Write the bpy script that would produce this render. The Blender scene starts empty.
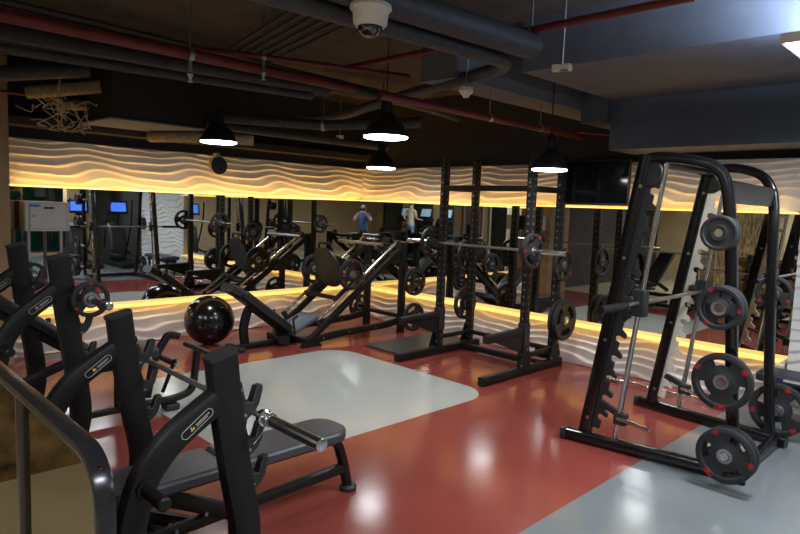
import bpy, bmesh, math, random
from mathutils import Vector as V, Matrix, noise
random.seed(7)
sc = bpy.context.scene
COL = sc.collection
PI = math.pi

# ------------------------------------------------------------------ materials
def nodes(m):
    m.use_nodes = True
    return m.node_tree.nodes, m.node_tree.links

def M(name, col, rough=0.5, metal=0.0, var=0.08, scale=30, bump=0.0, coat=0.0, spec=None):
    m = bpy.data.materials.new(name)
    N, L = nodes(m)
    b = N['Principled BSDF']
    b.inputs['Roughness'].default_value = rough
    b.inputs['Metallic'].default_value = metal
    b.inputs['Coat Weight'].default_value = coat
    if spec is not None: b.inputs['Specular IOR Level'].default_value = spec
    tc = N.new('ShaderNodeTexCoord'); nz = N.new('ShaderNodeTexNoise')
    nz.inputs['Scale'].default_value = scale; nz.inputs['Detail'].default_value = 4
    L.new(tc.outputs['Object'], nz.inputs['Vector'])
    r = N.new('ShaderNodeValToRGB')
    c = V(col)
    r.color_ramp.elements[0].color = (*(c*(1-var)), 1); r.color_ramp.elements[1].color = (*(c*(1+var)), 1)
    r.color_ramp.elements[0].position = .3; r.color_ramp.elements[1].position = .7
    L.new(nz.outputs['Fac'], r.inputs['Fac']); L.new(r.outputs['Color'], b.inputs['Base Color'])
    if bump:
        bp = N.new('ShaderNodeBump'); bp.inputs['Strength'].default_value = bump; bp.inputs['Distance'].default_value = .01
        L.new(nz.outputs['Fac'], bp.inputs['Height']); L.new(bp.outputs['Normal'], b.inputs['Normal'])
    return m

def E(name, col, s):
    m = bpy.data.materials.new(name)
    N, L = nodes(m)
    b = N['Principled BSDF']
    b.inputs['Base Color'].default_value = (*[min(c, .8) for c in col], 1)
    b.inputs['Emission Color'].default_value = (*col, 1)
    b.inputs['Emission Strength'].default_value = s
    return m

m_frame = M('matte black steel', (.0068, .0062, .0058), .48, .0, .15, 60, .05, spec=.3)
def hole_mat():
    m = M('drilled black steel', (.0068, .0062, .0058), .48, 0, .15, 60, .05, spec=.3)
    N, L = m.node_tree.nodes, m.node_tree.links; b = N['Principled BSDF']
    tc = N.new('ShaderNodeTexCoord'); sp = N.new('ShaderNodeSeparateXYZ'); L.new(tc.outputs['Object'], sp.inputs[0])
    def mt(op, a, v, v2=None):
        n = N.new('ShaderNodeMath'); n.operation = op
        for i, q in enumerate((a, v, v2)):
            if q is None: continue
            if isinstance(q, (int, float)): n.inputs[i].default_value = q
            else: L.new(q, n.inputs[i])
        return n.outputs[0]
    dy = mt('SUBTRACT', mt('ABSOLUTE', sp.outputs['Y'], 0), .585)
    dx = mt('ABSOLUTE', mt('SUBTRACT', mt('ABSOLUTE', mt('SUBTRACT', sp.outputs['X'], .2675), 0), .2825), 0)
    dz = mt('SUBTRACT', mt('PINGPONG', sp.outputs['Z'], .0375), 0)
    q = mt('MINIMUM', mt('ABSOLUTE', dy, 0), dx)
    r2 = mt('ADD', mt('MULTIPLY', q, q), mt('MULTIPLY', dz, dz))
    h = mt('LESS_THAN', r2, .013**2)
    mx = N.new('ShaderNodeMix'); mx.data_type = 'RGBA'
    src = b.inputs['Base Color'].links[0].from_socket
    L.new(h, mx.inputs[0]); L.new(src, mx.inputs[6]); mx.inputs[7].default_value = (.09, .085, .08, 1)
    L.new(mx.outputs[2], b.inputs['Base Color'])
    return m
m_drill = hole_mat()
m_gloss = M('gloss black steel', (.005, .005, .0055), .18, .0, .1, 20)
m_rail = M('black lacquered rail', (.012, .0115, .012), .22, .0, .1, 20)
m_pad = M('black vinyl', (.04, .043, .049), .38, 0, .15, 90, .12)
m_padk = M('dark black vinyl', (.012, .012, .013), .42, 0, .15, 90, .1)
m_padg = M('grey vinyl', (.10, .12, .15), .45, 0, .12, 90, .1)
m_rubber = M('black rubber', (.012, .012, .0125), .52, 0, .2, 120, .1)
m_dark = M('dark plate rubber', (.016, .016, .017), .55, 0, .2, 120, .06, spec=.35)
m_chrome = M('brushed chrome', (.62, .62, .62), .2, 1.0, .08, 80)
m_steel = M('grey steel', (.30, .30, .31), .35, .9, .1, 60)
m_red = M('red marking', (.42, .012, .02), .5, 0, .1, 60)
m_cream = M('cream lacquer', (.62, .58, .48), .4, 0, .05, 20)
m_gold = M('gold lettering', (.75, .52, .12), .4, .3, .05, 60)
m_pale = M('pale lettering', (.42, .40, .33), .5, 0, .05, 60)
m_ball = M('glossy black ball', (.006, .006, .0065), .17, 0, .1, 10)
m_navy = M('navy vinyl', (.022, .024, .05), .45, 0, .1, 60, .05)
m_wave = M('white wave board', (.60, .585, .56), .6, 0, .03, 8)
m_whitebox = M('white painted steel', (.42, .42, .40), .45, 0, .04, 12)
m_grey = M('grey seam', (.20, .20, .195), .6)
m_blue = M('blue logo', (.05, .12, .45), .5)
m_pipe_red = M('red pipe paint', (.12, .014, .014), .5, 0, .2, 15, .05)
m_pipe_blk = M('black insulation', (.028, .03, .032), .65, 0, .3, 25, .25)
m_pipe_gry = M('grey insulation', (.042, .045, .05), .6, 0, .25, 25, .2)
m_foam = M('tan insulation foam', (.24, .19, .12), .8, 0, .3, 20, .4)
m_slab = M('dark concrete slab', (.075, .060, .045), .85, 0, .25, 4, .1)
m_soff = M('soffit tinted with glow', (.12, .13, .155), .7, 0, .08, 6)  # blue glow of the top right light put into the base colour
m_soffd = M('dark soffit tinted with glow', (.085, .108, .15), .6, 0, .1, 6)  # bluish haze by the corner light mixed into this colour
m_upper = M('dark upper wall', (.030, .026, .022), .8, 0, .15, 5)
m_fcu = M('dark duct board', (.009, .009, .009), .7, 0, .2, 10)
m_tan = M('tan wall panel', (.52, .38, .20), .55, 0, .08, 3)
m_wood = M('brown wall panel', (.42, .29, .15), .55, 0, .1, 3)
m_marble = M('brown marble', (.16, .10, .045), .25, 0, .75, 7)
m_pier = M('brown pier render', (.28, .19, .10), .7, 0, .1, 5)
m_white = M('white plastic', (.75, .73, .68), .35, 0, .02, 10)
m_cable = M('pale cable', (.45, .38, .25), .6)
m_lampblk = M('black lamp shade', (.010, .010, .011), .35, 0, .1, 20)
m_lens = M('dark lens', (.01, .01, .012), .06, 0, .05, 10, coat=1)
m_scr = M('dark screen', (.006, .008, .010), .09, 0, .05, 10)
m_mat = M('dark rubber mat', (.045, .048, .045), .42, 0, .25, 40, .1)
m_carpet = M('speaker cloth', (.022, .022, .022), .9, 0, .3, 200, .1)
m_skin = M('skin', (.50, .30, .20), .5, 0, .05, 20)
m_hair = M('black hair', (.010, .008, .007), .5, 0, .2, 60)
m_shirtb = M('blue cotton', (.035, .075, .19), .8, 0, .1, 40)
m_shirtt = M('sand cotton', (.42, .36, .26), .8, 0, .1, 40)
m_trous = M('dark trousers', (.025, .027, .035), .8, 0, .1, 40)
m_jean = M('blue trousers', (.10, .17, .33), .8, 0, .1, 40)
m_shoe = M('white shoe', (.5, .5, .5), .5)
e_warm = E('warm led strip', (1.0, .55, .13), 1.1)
e_warm2 = E('warm led ledge strip', (1.0, .58, .15), .8)
e_cool = E('cool lamp diffuser', (.92, .96, 1.0), 16)
e_panel = E('ceiling panel diffuser', (.85, .92, 1.0), 9)
e_scr = E('lit console screen', (.05, .16, .75), .9)
e_scr2 = E('lit pale console screen', (.25, .36, .45), .6)
e_yel = E('yellow strip', (1, .75, .2), 4)
e_teal = E('teal glazed backlight', (.03, .22, .18), .5)

def mirror_mat():
    m = bpy.data.materials.new('silvered mirror')
    N, L = nodes(m); b = N['Principled BSDF']
    b.inputs['Metallic'].default_value = 1; b.inputs['Roughness'].default_value = .012
    tc = N.new('ShaderNodeTexCoord'); nz = N.new('ShaderNodeTexNoise'); nz.inputs['Scale'].default_value = .7
    r = N.new('ShaderNodeValToRGB'); r.color_ramp.elements[0].color = (.66, .68, .66, 1); r.color_ramp.elements[1].color = (.72, .74, .72, 1)
    L.new(tc.outputs['Object'], nz.inputs['Vector']); L.new(nz.outputs['Fac'], r.inputs['Fac']); L.new(r.outputs['Color'], b.inputs['Base Color'])
    return m
m_mirror = mirror_mat()

def glass_mat(name, tint, refl):
    m = bpy.data.materials.new(name)
    N, L = nodes(m)
    N.remove(N['Principled BSDF'])
    t = N.new('ShaderNodeBsdfTransparent'); t.inputs['Color'].default_value = (*tint, 1)
    g = N.new('ShaderNodeBsdfGlossy'); g.inputs['Roughness'].default_value = .02; g.inputs['Color'].default_value = (1, .9, .7, 1)
    fr = N.new('ShaderNodeFresnel'); fr.inputs['IOR'].default_value = refl
    nz = N.new('ShaderNodeTexNoise'); nz.inputs['Scale'].default_value = 3
    mt = N.new('ShaderNodeMath'); mt.operation = 'MULTIPLY_ADD'; mt.inputs[1].default_value = .02
    L.new(nz.outputs['Fac'], mt.inputs[0]); L.new(fr.outputs['Fac'], mt.inputs[2])
    mx = N.new('ShaderNodeMixShader')
    L.new(mt.outputs[0], mx.inputs['Fac']); L.new(t.outputs[0], mx.inputs[1]); L.new(g.outputs[0], mx.inputs[2])
    L.new(mx.outputs[0], N['Material Output'].inputs['Surface'])
    return m
m_amber = glass_mat('amber tinted glass', (.50, .42, .27), 1.9)
m_winglass = glass_mat('dark window glass', (.20, .23, .22), 1.7)

def floor_mat():
    m = bpy.data.materials.new('epoxy floor')
    N, L = nodes(m); b = N['Principled BSDF']
    g = N.new('ShaderNodeNewGeometry')
    def vm(op, a, bb=None):
        n = N.new('ShaderNodeVectorMath'); n.operation = op
        L.new(a, n.inputs[0])
        if bb is not None: n.inputs[1].default_value = bb
        return n
    def mm(op, a, v=None):
        n = N.new('ShaderNodeMath'); n.operation = op
        L.new(a, n.inputs[0])
        if v is not None: n.inputs[1].default_value = v
        return n.outputs[0]
    x0, x1, y0, y1, r = 2.05, 4.62, 3.36, 5.66, .34
    q = vm('MULTIPLY', g.outputs['Position'], (1, 1, 0))
    q = vm('SUBTRACT', q.outputs[0], ((x0+x1)/2, (y0+y1)/2, 0)); q = vm('ABSOLUTE', q.outputs[0])
    q = vm('SUBTRACT', q.outputs[0], ((x1-x0)/2-r, (y1-y0)/2-r, 0)); q = vm('MAXIMUM', q.outputs[0], (0, 0, 0))
    ln = vm('LENGTH', q.outputs[0])
    inside = mm('LESS_THAN', ln.outputs['Value'], r)
    sp = N.new('ShaderNodeSeparateXYZ'); L.new(g.outputs['Position'], sp.inputs[0])
    gray = mm('LESS_THAN', sp.outputs['Y'], 1.75)
    nz = N.new('ShaderNodeTexNoise'); nz.inputs['Scale'].default_value = 1.1; nz.inputs['Detail'].default_value = 6
    L.new(g.outputs['Position'], nz.inputs['Vector'])
    def ramp(c, v=.1):
        rr = N.new('ShaderNodeValToRGB'); c = V(c)
        rr.color_ramp.elements[0].color = (*(c*(1-v)), 1); rr.color_ramp.elements[1].color = (*(c*(1+v)), 1)
        rr.color_ramp.elements[0].position = .3; rr.color_ramp.elements[1].position = .7
        L.new(nz.outputs['Fac'], rr.inputs['Fac']); return rr.outputs['Color']
    red, pale, gr = ramp((.235, .048, .036)), ramp((.39, .395, .365), .05), ramp((.155, .168, .172), .12)
    a = N.new('ShaderNodeMix'); a.data_type = 'RGBA'
    L.new(inside, a.inputs[0]); L.new(red, a.inputs[6]); L.new(pale, a.inputs[7])
    c = N.new('ShaderNodeMix'); c.data_type = 'RGBA'
    L.new(gray, c.inputs[0]); L.new(a.outputs[2], c.inputs[6]); L.new(gr, c.inputs[7])
    beige = ramp((.50, .40, .25), .12)
    cor = mm('LESS_THAN', sp.outputs['X'], .55)
    e2 = N.new('ShaderNodeMix'); e2.data_type = 'RGBA'
    L.new(cor, e2.inputs[0]); L.new(c.outputs[2], e2.inputs[6]); L.new(beige, e2.inputs[7])
    L.new(e2.outputs[2], b.inputs['Base Color'])
    rn = N.new('ShaderNodeMapRange'); rn.inputs['To Min'].default_value = .11; rn.inputs['To Max'].default_value = .21
    L.new(nz.outputs['Fac'], rn.inputs['Value']); L.new(rn.outputs[0], b.inputs['Roughness'])
    b.inputs['Specular IOR Level'].default_value = .42
    n2 = N.new('ShaderNodeTexNoise'); n2.inputs['Scale'].default_value = 6; L.new(g.outputs['Position'], n2.inputs['Vector'])
    bp = N.new('ShaderNodeBump'); bp.inputs['Strength'].default_value = .03; bp.inputs['Distance'].default_value = .02
    L.new(n2.outputs['Fac'], bp.inputs['Height']); L.new(bp.outputs[0], b.inputs['Normal'])
    return m

# ------------------------------------------------------------------ mesh builder
def root_loc(o):
    while o.parent: o = o.parent
    return V(o.location)

class MB:
    def __init__(s, world=False): s.bm = bmesh.new(); s.w = world
    def box(s, c, d, rot=None):
        m = Matrix.Translation(V(c))
        if rot is not None: m = m @ (rot if isinstance(rot, Matrix) else Matrix.Rotation(rot, 4, 'Z'))
        bmesh.ops.create_cube(s.bm, size=1, matrix=m @ Matrix.Diagonal((*d, 1)))
        return s
    def b2(s, lo, hi): return s.box([(a+b)/2 for a, b in zip(lo, hi)], [abs(b-a) for a, b in zip(lo, hi)])
    def sweep(s, pts, prof, side=None, closed=False, cap=True, scales=None):
        pts = [V(p) for p in pts]; n = len(pts); rings = []
        prev = None
        for i, p in enumerate(pts):
            if closed: t = pts[(i+1) % n]-pts[i-1]
            else: t = pts[min(i+1, n-1)]-pts[max(i-1, 0)]
            t.normalize()
            if side is not None: a = V(side)
            elif prev is None: a = V((0, 0, 1)) if abs(t.z) < .9 else V((0, 1, 0))
            else: a = prev
            a = a-t*a.dot(t); a.normalize(); prev = a
            b = t.cross(a); k = 1.0
            if side is not None and 0 < i < n-1 and len(prof) == 4:   # mitre
                t1 = (pts[i]-pts[i-1]).normalized(); c = max(.5, t1.dot(t)); k = 1/c
            sx = scales[i] if scales else 1
            rings.append([s.bm.verts.new(p+a*x*sx+b*y*k*sx) for x, y in prof])
        m = len(prof)
        for i in range(n if closed else n-1):
            r0, r1 = rings[i], rings[(i+1) % n]
            for j in range(m): s.bm.faces.new((r0[j], r0[(j+1) % m], r1[(j+1) % m], r1[j]))
        if cap and not closed:
            s.bm.faces.new(rings[0][::-1]); s.bm.faces.new(rings[-1])
        return s
    def tube(s, pts, r, n=12, **k): return s.sweep(pts, [(r*math.cos(2*PI*i/n), r*math.sin(2*PI*i/n)) for i in range(n)], **k)
    def beam(s, pts, w, h, side=(0, 1, 0), rr=.2, **k):
        """rectangular section: w along side, h across, rounded corners"""
        c = min(w, h)*rr; P = []
        for sx, sy, a0 in ((1, 1, 0), (-1, 1, 90), (-1, -1, 180), (1, -1, 270)):
            for da in (0, 45, 90):
                a = math.radians(a0+da)
                P.append((sx*(w/2-c)+c*math.cos(a), sy*(h/2-c)+c*math.sin(a)))
        return s.sweep(pts, P, side=side, **k)
    def lathe(s, prof, axis='Z', at=(0, 0, 0), n=32, cap=True):
        """prof: list of (r, h)"""
        A = {'Z': Matrix.Identity(3), 'X': Matrix(((0, 0, 1), (0, 1, 0), (-1, 0, 0))), 'Y': Matrix(((1, 0, 0), (0, 0, 1), (0, -1, 0)))}[axis]
        rings = [[s.bm.verts.new(V(at)+A @ V((r*math.cos(2*PI*i/n), r*math.sin(2*PI*i/n), h))) for i in range(n)] for r, h in prof]
        for a, b in zip(rings, rings[1:]):
            for j in range(n): s.bm.faces.new((a[j], a[(j+1) % n], b[(j+1) % n], b[j]))
        if cap: s.bm.faces.new(rings[0][::-1]); s.bm.faces.new(rings[-1])
        return s
    def prism(s, poly, plane, a, b):
        """2-D polygon extruded from a to b along the missing axis"""
        def P(u, v, w): return {'XZ': (u, w, v), 'XY': (u, v, w), 'YZ': (w, u, v)}[plane]
        lo = [s.bm.verts.new(P(u, v, a)) for u, v in poly]; hi = [s.bm.verts.new(P(u, v, b)) for u, v in poly]
        s.bm.faces.new(lo); s.bm.faces.new(hi[::-1]); n = len(poly)
        for i in range(n): s.bm.faces.new((lo[i], hi[i], hi[(i+1) % n], lo[(i+1) % n]))
        return s
    def ball(s, c, r, u=24, v=16, sc=(1, 1, 1)):
        bmesh.ops.create_uvsphere(s.bm, u_segments=u, v_segments=v, radius=r, matrix=Matrix.Translation(V(c)) @ Matrix.Diagonal((*sc, 1)))
        return s
    def quad(s, *p): s.bm.faces.new([s.bm.verts.new(V(q)) for q in p]); return s
    def build(s, name, mat, parent=None, bevel=0, smooth=35):
        bmesh.ops.recalc_face_normals(s.bm, faces=s.bm.faces)
        if parent is not None and s.w: bmesh.ops.translate(s.bm, verts=s.bm.verts, vec=-root_loc(parent))
        me = bpy.data.meshes.new(name); s.bm.to_mesh(me); s.bm.free()
        for p in me.polygons: p.use_smooth = True
        me.set_sharp_from_angle(angle=math.radians(smooth))
        o = bpy.data.objects.new(name, me); COL.objects.link(o)
        for mm in (mat if isinstance(mat, (list, tuple)) else [mat]): me.materials.append(mm)
        if parent is not None: o.parent = parent
        if bevel:
            bv = o.modifiers.new('bevel', 'BEVEL'); bv.width = bevel; bv.segments = 2; bv.limit_method = 'ANGLE'; bv.angle_limit = .7
        return o

def W(): return MB(True)

def fillet(pts, r, n=6):
    pts = [V(p) for p in pts]; out = [pts[0]]
    for i in range(1, len(pts)-1):
        a, b, c = pts[i-1], pts[i], pts[i+1]
        d0, d1 = (a-b), (c-b)
        rr = min(r, d0.length*.49, d1.length*.49)
        p0, p1 = b+d0.normalized()*rr, b+d1.normalized()*rr
        for k in range(n+1):
            t = k/n; out.append((1-t)**2*p0+2*t*(1-t)*b+t*t*p1)
    out.append(pts[-1]); return out

def spline(pts, n=6):
    pts = [V(p) for p in pts]; out = []
    for i in range(len(pts)-1):
        p0, p1, p2, p3 = pts[max(i-1, 0)], pts[i], pts[i+1], pts[min(i+2, len(pts)-1)]
        for k in range(n):
            t = k/n
            out.append(.5*((2*p1)+(p2-p0)*t+(2*p0-5*p1+4*p2-p3)*t*t+(3*p1-p0-3*p2+p3)*t**3))
    out.append(pts[-1]); return out

def tag(o, label, cat, group=None, kind=None):
    if kind: o['kind'] = kind
    if label: o['label'] = label
    if cat: o['category'] = cat
    if group: o['group'] = group
    return o
def thing(name, label, cat, loc=(0, 0, 0), rz=0, group=None):
    o = bpy.data.objects.new(name, None); COL.objects.link(o)
    o.empty_display_size = .1; o.location = loc; o.rotation_euler = (0, 0, rz)
    return tag(o, label, cat, group)
def struct(o): o['kind'] = 'structure'; return o
def dup(root, loc, rot=(0, 0, 0), label=None, group=None, scale=None):
    r = root.copy(); COL.objects.link(r); r.location = loc; r.rotation_euler = rot
    if scale: r.scale = scale
    if label: r['label'] = label
    if group: r['group'] = group
    for ch in list(root.children):
        c = ch.copy(); COL.objects.link(c); c.parent = r
        for g in list(ch.children):
            d = g.copy(); COL.objects.link(d); d.parent = c
    return r

# ------------------------------------------------------------------ room shell
XR, YB, XL, YF, ZC = 6.285, 7.22, -4.6, -4.6, 3.2      # face planes
struct(W().b2((XL-.2, YF-.2, -.12), (XR+.3, YB+.3, 0)).build('floor', floor_mat()))
struct(W().b2((XL-.2, YF-.2, ZC), (XR+.3, YB+.3, ZC+.15)).build('ceiling', m_slab))
MY, MX = YB+.09, XR+.09                                # mirror planes
ZL, ZB, ZT = .445, 1.775, 2.25
struct(W().b2((XL-.2, MY+.012, 0), (XR+.3, MY+.2, ZC)).build('wall_back', m_upper))
struct(W().b2((MX+.012, YF-.2, 0), (MX+.2, MY+.012, ZC)).build('wall_right', m_upper))
struct(W().b2((XL-.2, YF-.2, 0), (XL, MY, ZC)).build('wall_left', m_wood))
struct(W().b2((XL, YF-.2, 0), (MX+.012, YF, ZC)).build('wall_front', m_wood))

def wave_board(name, along, s0, s1, z0, z1, n, seed, base, depth=.03, pitch=.074, joints=1.17, flip=False):
    """wavy relief board; along='x' on the back wall, 'y' on the right wall; base = face plane"""
    mb = W(); bm = mb.bm
    ns = int((s1-s0)/.03); nz = int((z1-z0)/.0085)
    rows = []
    for i in range(ns+1):
        s = s0+(s1-s0)*i/ns; row = []
        jt = abs(((s+.71+joints/2) % joints)-joints/2)
        for j in range(nz+1):
            z = z0+(z1-z0)*j/nz
            P = 2*PI*(s+.36+(.6 if along == 'y' else 0))/1.17
            u = z/pitch+.36*math.sin(P+seed+z*4)+.13*math.sin(2*P+z*9+seed*2)+.25*math.sin(z*11+seed)+.10*math.sin(P*.5*2+z*17+seed)
            f = (u % 1.0) if flip else 1-(u % 1.0)
            h = f**1.3/.85**1.3 if f < .85 else max(0, 1-((f-.85)/.15))
            h = h*depth*(.7+.3*math.sin(P+z*7+seed))
            if jt < .02: h -= .004
            if j in (0, nz): h = 0 if depth else 0
            d = base-h
            row.append(bm.verts.new((s, d, z) if along == 'x' else (d, s, z)))
        rows.append(row)
    for a, b in zip(rows, rows[1:]):
        for j in range(nz): bm.faces.new((a[j], b[j], b[j+1], a[j+1]))
    # closed back box
    if along == 'x': mb.b2((s0, base+.001, z0), (s1, base+.088, z1))
    else: mb.b2((base+.001, s0, z0), (base+.088, s1, z1))
    return struct(mb.build(name, m_wave, smooth=50))
wave_board('trim_1', 'x', 1.3, XR, ZB, ZT, 0, .4, YB)
wave_board('trim_2', 'y', -.9, YB, ZB, ZT, 0, 2.1, XR)
wave_board('trim_3', 'x', 1.3, XR, 0, ZL, 0, 1.3, YB, pitch=.10, depth=.026, flip=True)
wave_board('trim_4', 'y', 1.42, YB, 0, ZL, 0, 3.3, XR, pitch=.10, depth=.026, flip=True)
wave_board('trim_5', 'y', -.9, 1.40, 0, ZB, 0, 4.4, XR, depth=.02, pitch=.11)
# led lips
def led(name, lo, hi, mat, label):
    o = W().b2(lo, hi).build(name, mat); tag(o, label, 'light strip'); return o
def warm_area(parent, loc, rot, length, w, power):
    l = bpy.data.lights.new('strip_light', 'AREA'); l.shape = 'RECTANGLE'; l.size = length; l.size_y = w; l.energy = power; l.color = (1, .53, .12)
    o = bpy.data.objects.new('strip_light', l); COL.objects.link(o); o.location = loc; o.rotation_euler = rot; o.parent = parent; return o
def aim(d, along):
    z = -V(d).normalized(); x = V(along); x = (x-z*x.dot(z)).normalized(); y = z.cross(x)
    return Matrix((x, y, z)).transposed().to_euler()
a = led('led_strip', (1.6, YB-.11, ZB-.012), (XR-.11, YB, ZB-.004), e_warm, 'warm light strip under the upper wave band of the left mirror wall')
warm_area(a, ((1.6+XR)/2, YB-.118, ZB-.002), aim((0, .55, 1), (1, 0, 0)), XR-1.7, .014, 5.6)
b = led('led_strip', (XR-.11, 1.45, ZB-.012), (XR, YB-.11, ZB-.004), e_warm, 'warm light strip under the upper wave band of the right mirror wall')
warm_area(b, (XR-.118, (1.45+YB)/2, ZB-.002), aim((.55, 0, 1), (0, 1, 0)), YB-1.55, .014, 4.2)
c = led('led_strip', (1.6, YB-.10, ZL), (XR-.10, MY-.001, ZL+.008), e_warm2, 'warm light strip on the ledge at the foot of the left mirror')
warm_area(c, ((1.6+XR)/2, YB-.108, ZL-.002), aim((0, .65, -1), (1, 0, 0)), XR-1.7, .012, 1.7)
d = led('led_strip', (XR-.10, 1.45, ZL), (MX-.001, YB-.10, ZL+.008), e_warm2, 'warm light strip on the ledge at the foot of the right mirror')
warm_area(d, (XR-.108, (1.45+YB)/2, ZL-.002), aim((.65, 0, -1), (0, 1, 0)), YB-1.55, .012, 1.7)
# mirrors
tag(W().b2((1.58, MY, ZL-.05), (MX, MY+.01, ZB+.05)).build('wall_mirror', m_mirror), 'long wall mirror on the left wall behind the exercise ball and leg press', 'mirror')
tag(W().b2((MX, 1.42, ZL-.05), (MX+.01, MY, ZB+.05)).build('wall_mirror', m_mirror), 'long wall mirror on the right wall behind the squat rack and smith machine', 'mirror')
struct(W().b2((-2.6, 4.1, 0), (.36, 4.3, 2.3)).build('wall_corridor', m_marble))
struct(W().b2((-2.6, 4.3, 0), (.38, 4.33, 2.3)).build('trim_20', m_tan))
struct(W().b2((.36, 4.08, 0), (.39, 4.33, 2.3)).build('trim_21', m_tan))
for k, x in enumerate((-2.3, -1.2, -.1)):
    w = W(); w.b2((x-.42, 4.33, 0), (x-.36, 4.36, 2.1)); w.b2((x+.36, 4.33, 0), (x+.42, 4.36, 2.1)); w.b2((x-.42, 4.33, 2.04), (x+.42, 4.36, 2.1))
    dd = struct(w.build('door_%d' % (k+2), m_white)); W().b2((x-.36, 4.332, 0), (x+.36, 4.345, 2.04)).build('door_leaf', (m_pier, m_scr, m_pier)[k], dd)
# pier at the left end
struct(W().b2((.8, 6.95, 0), (1.545, MY+.01, ZC)).build('trim_6', m_pier))

# ------------------------------------------------------------------ weight plates & bars
_pl = {}
def plate_src(D, t, mark):
    key = (D, t, mark)
    if key in _pl: return _pl[key]
    root = thing('weight_plate', 'x', 'weight plate')
    R = D/2; mb = MB(); bm = mb.bm; n = 72
    rs = [.062*2*R if False else .026, .048, .30*R if .30*R > .055 else .055, (.56 if mark == 2 else .46)*R, .77*R, .83*R, .95*R, R]
    hz = [.5, .5, .42, .34, .34, .5, .5, .40]
    def hole(i, k):     # three grip openings
        if mark >= 3: return False
        a = (k+.5)*360/n % 120
        return i == 3 and (33 < a < 87 if mark == 2 else 24 < a < 96)
    vt, vb = [], []
    for r, h in zip(rs, hz):
        vt.append([bm.verts.new((r*math.cos(2*PI*k/n), -h*t, r*math.sin(2*PI*k/n))) for k in range(n)])
        vb.append([bm.verts.new((r*math.cos(2*PI*k/n), h*t, r*math.sin(2*PI*k/n))) for k in range(n)])
    for i in range(len(rs)-1):
        for k in range(n):
            if hole(i, k): continue
            k2 = (k+1) % n
            bm.faces.new((vt[i][k], vt[i][k2], vt[i+1][k2], vt[i+1][k]))
            bm.faces.new((vb[i][k], vb[i+1][k], vb[i+1][k2], vb[i][k2]))
    def side(i, k, i2, k2): bm.faces.new((vt[i][k], vt[i2][k2], vb[i2][k2], vb[i][k]))
    for k in range(n):
        k2 = (k+1) % n
        side(0, k, 0, k2); side(len(rs)-1, k2, len(rs)-1, k)
        if hole(3, k):
            side(3, k2, 3, k); side(4, k, 4, k2)
            if not hole(3, k-1): side(3, k, 4, k)
            if not hole(3, k2): side(4, k2, 3, k2)
    mb.build('plate_body', m_dark, root, smooth=30)
    MB().lathe([(.0265, -t*.52), (.046, -t*.56), (.046, t*.56), (.0265, t*.52)], 'Y', n=32, cap=False).build('hub_ring', m_rubber if mark == 3 else m_steel, root)
    if mark:
        for sgn in (-1, 1):
            for a in ((20, 75) if mark == 3 else (0, 120, 240)):
                a = math.radians(a); mk = MB(); w = (.05 if mark == 3 else .092)*R*2
                Rm = Matrix.Rotation(-a, 4, 'Y')
                yy = sgn*(t*.5+.0008)
                wide = w*1.9 if (a == 0 and mark == 2) else w
                px, hw, hh, e = .87*R, w*.48, wide*.5, .12*w
                for (cx, cz, dx, dz) in ((px-hw+e/2, 0, e, hh*2), (px+hw-e/2, 0, e, hh*2), (px, hh-e/2, hw*2, e), (px, -hh+e/2, hw*2, e), (px, 0, hw*.7, hh*1.1)):
                    mk.box(Rm @ V((cx, yy, cz)), (dx, .0016, dz), Rm)
                mk.build('red_mark', m_red, root)
    _pl[key] = root; root['used'] = 0
    return root
def plate(D, t, loc, rz, spin, label, group=None, mark=1):
    src = plate_src(D, t, mark)
    rot = (0, spin, rz)
    if not src['used']:
        src['used'] = 1; src.location = loc; src.rotation_euler = rot; src['label'] = label
        if group: src['group'] = group
        return src
    r = dup(src, loc, rot, label)
    if group: r['group'] = group
    elif 'group' in r: del r['group']
    return r

def barbell(loc, rz, length, label, sl=.40, clips=(), name='barbell'):
    """bar along local Y"""
    t = thing(name, label, 'barbell', loc, rz)
    h = length/2
    MB().tube([(0, -h+sl, 0), (0, h-sl, 0)], .0142, 14).build('shaft', m_steel, t)
    for s in (-1, 1):
        a = h-sl
        prof = [(.034, 0), (.037, .004), (.037, .026), (.027, .03), (.027, .045), (.0245, .047), (.0245, sl-.012), (.0262, sl-.012), (.0262, sl-.002), (.022, sl)]
        MB().lathe([(r, s*(a+hh)) for r, hh in prof], 'Y', n=24).build('sleeve', m_chrome, t)
    for y in clips:
        pts = []
        for k in range(40):
            a = k/39*2*PI*2.6; pts.append((.0285*math.cos(a), y+.012*k/39, .0285*math.sin(a)))
        pts = [V((.075, y-.01, -.10)), V((.04, y-.004, -.03))]+pts+[V((-.03, y+.02, -.05)), V((-.06, y+.05, -.11))]
        MB().tube(pts, .003, 8).build('spring_clip', m_chrome, t)
    return t

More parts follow.
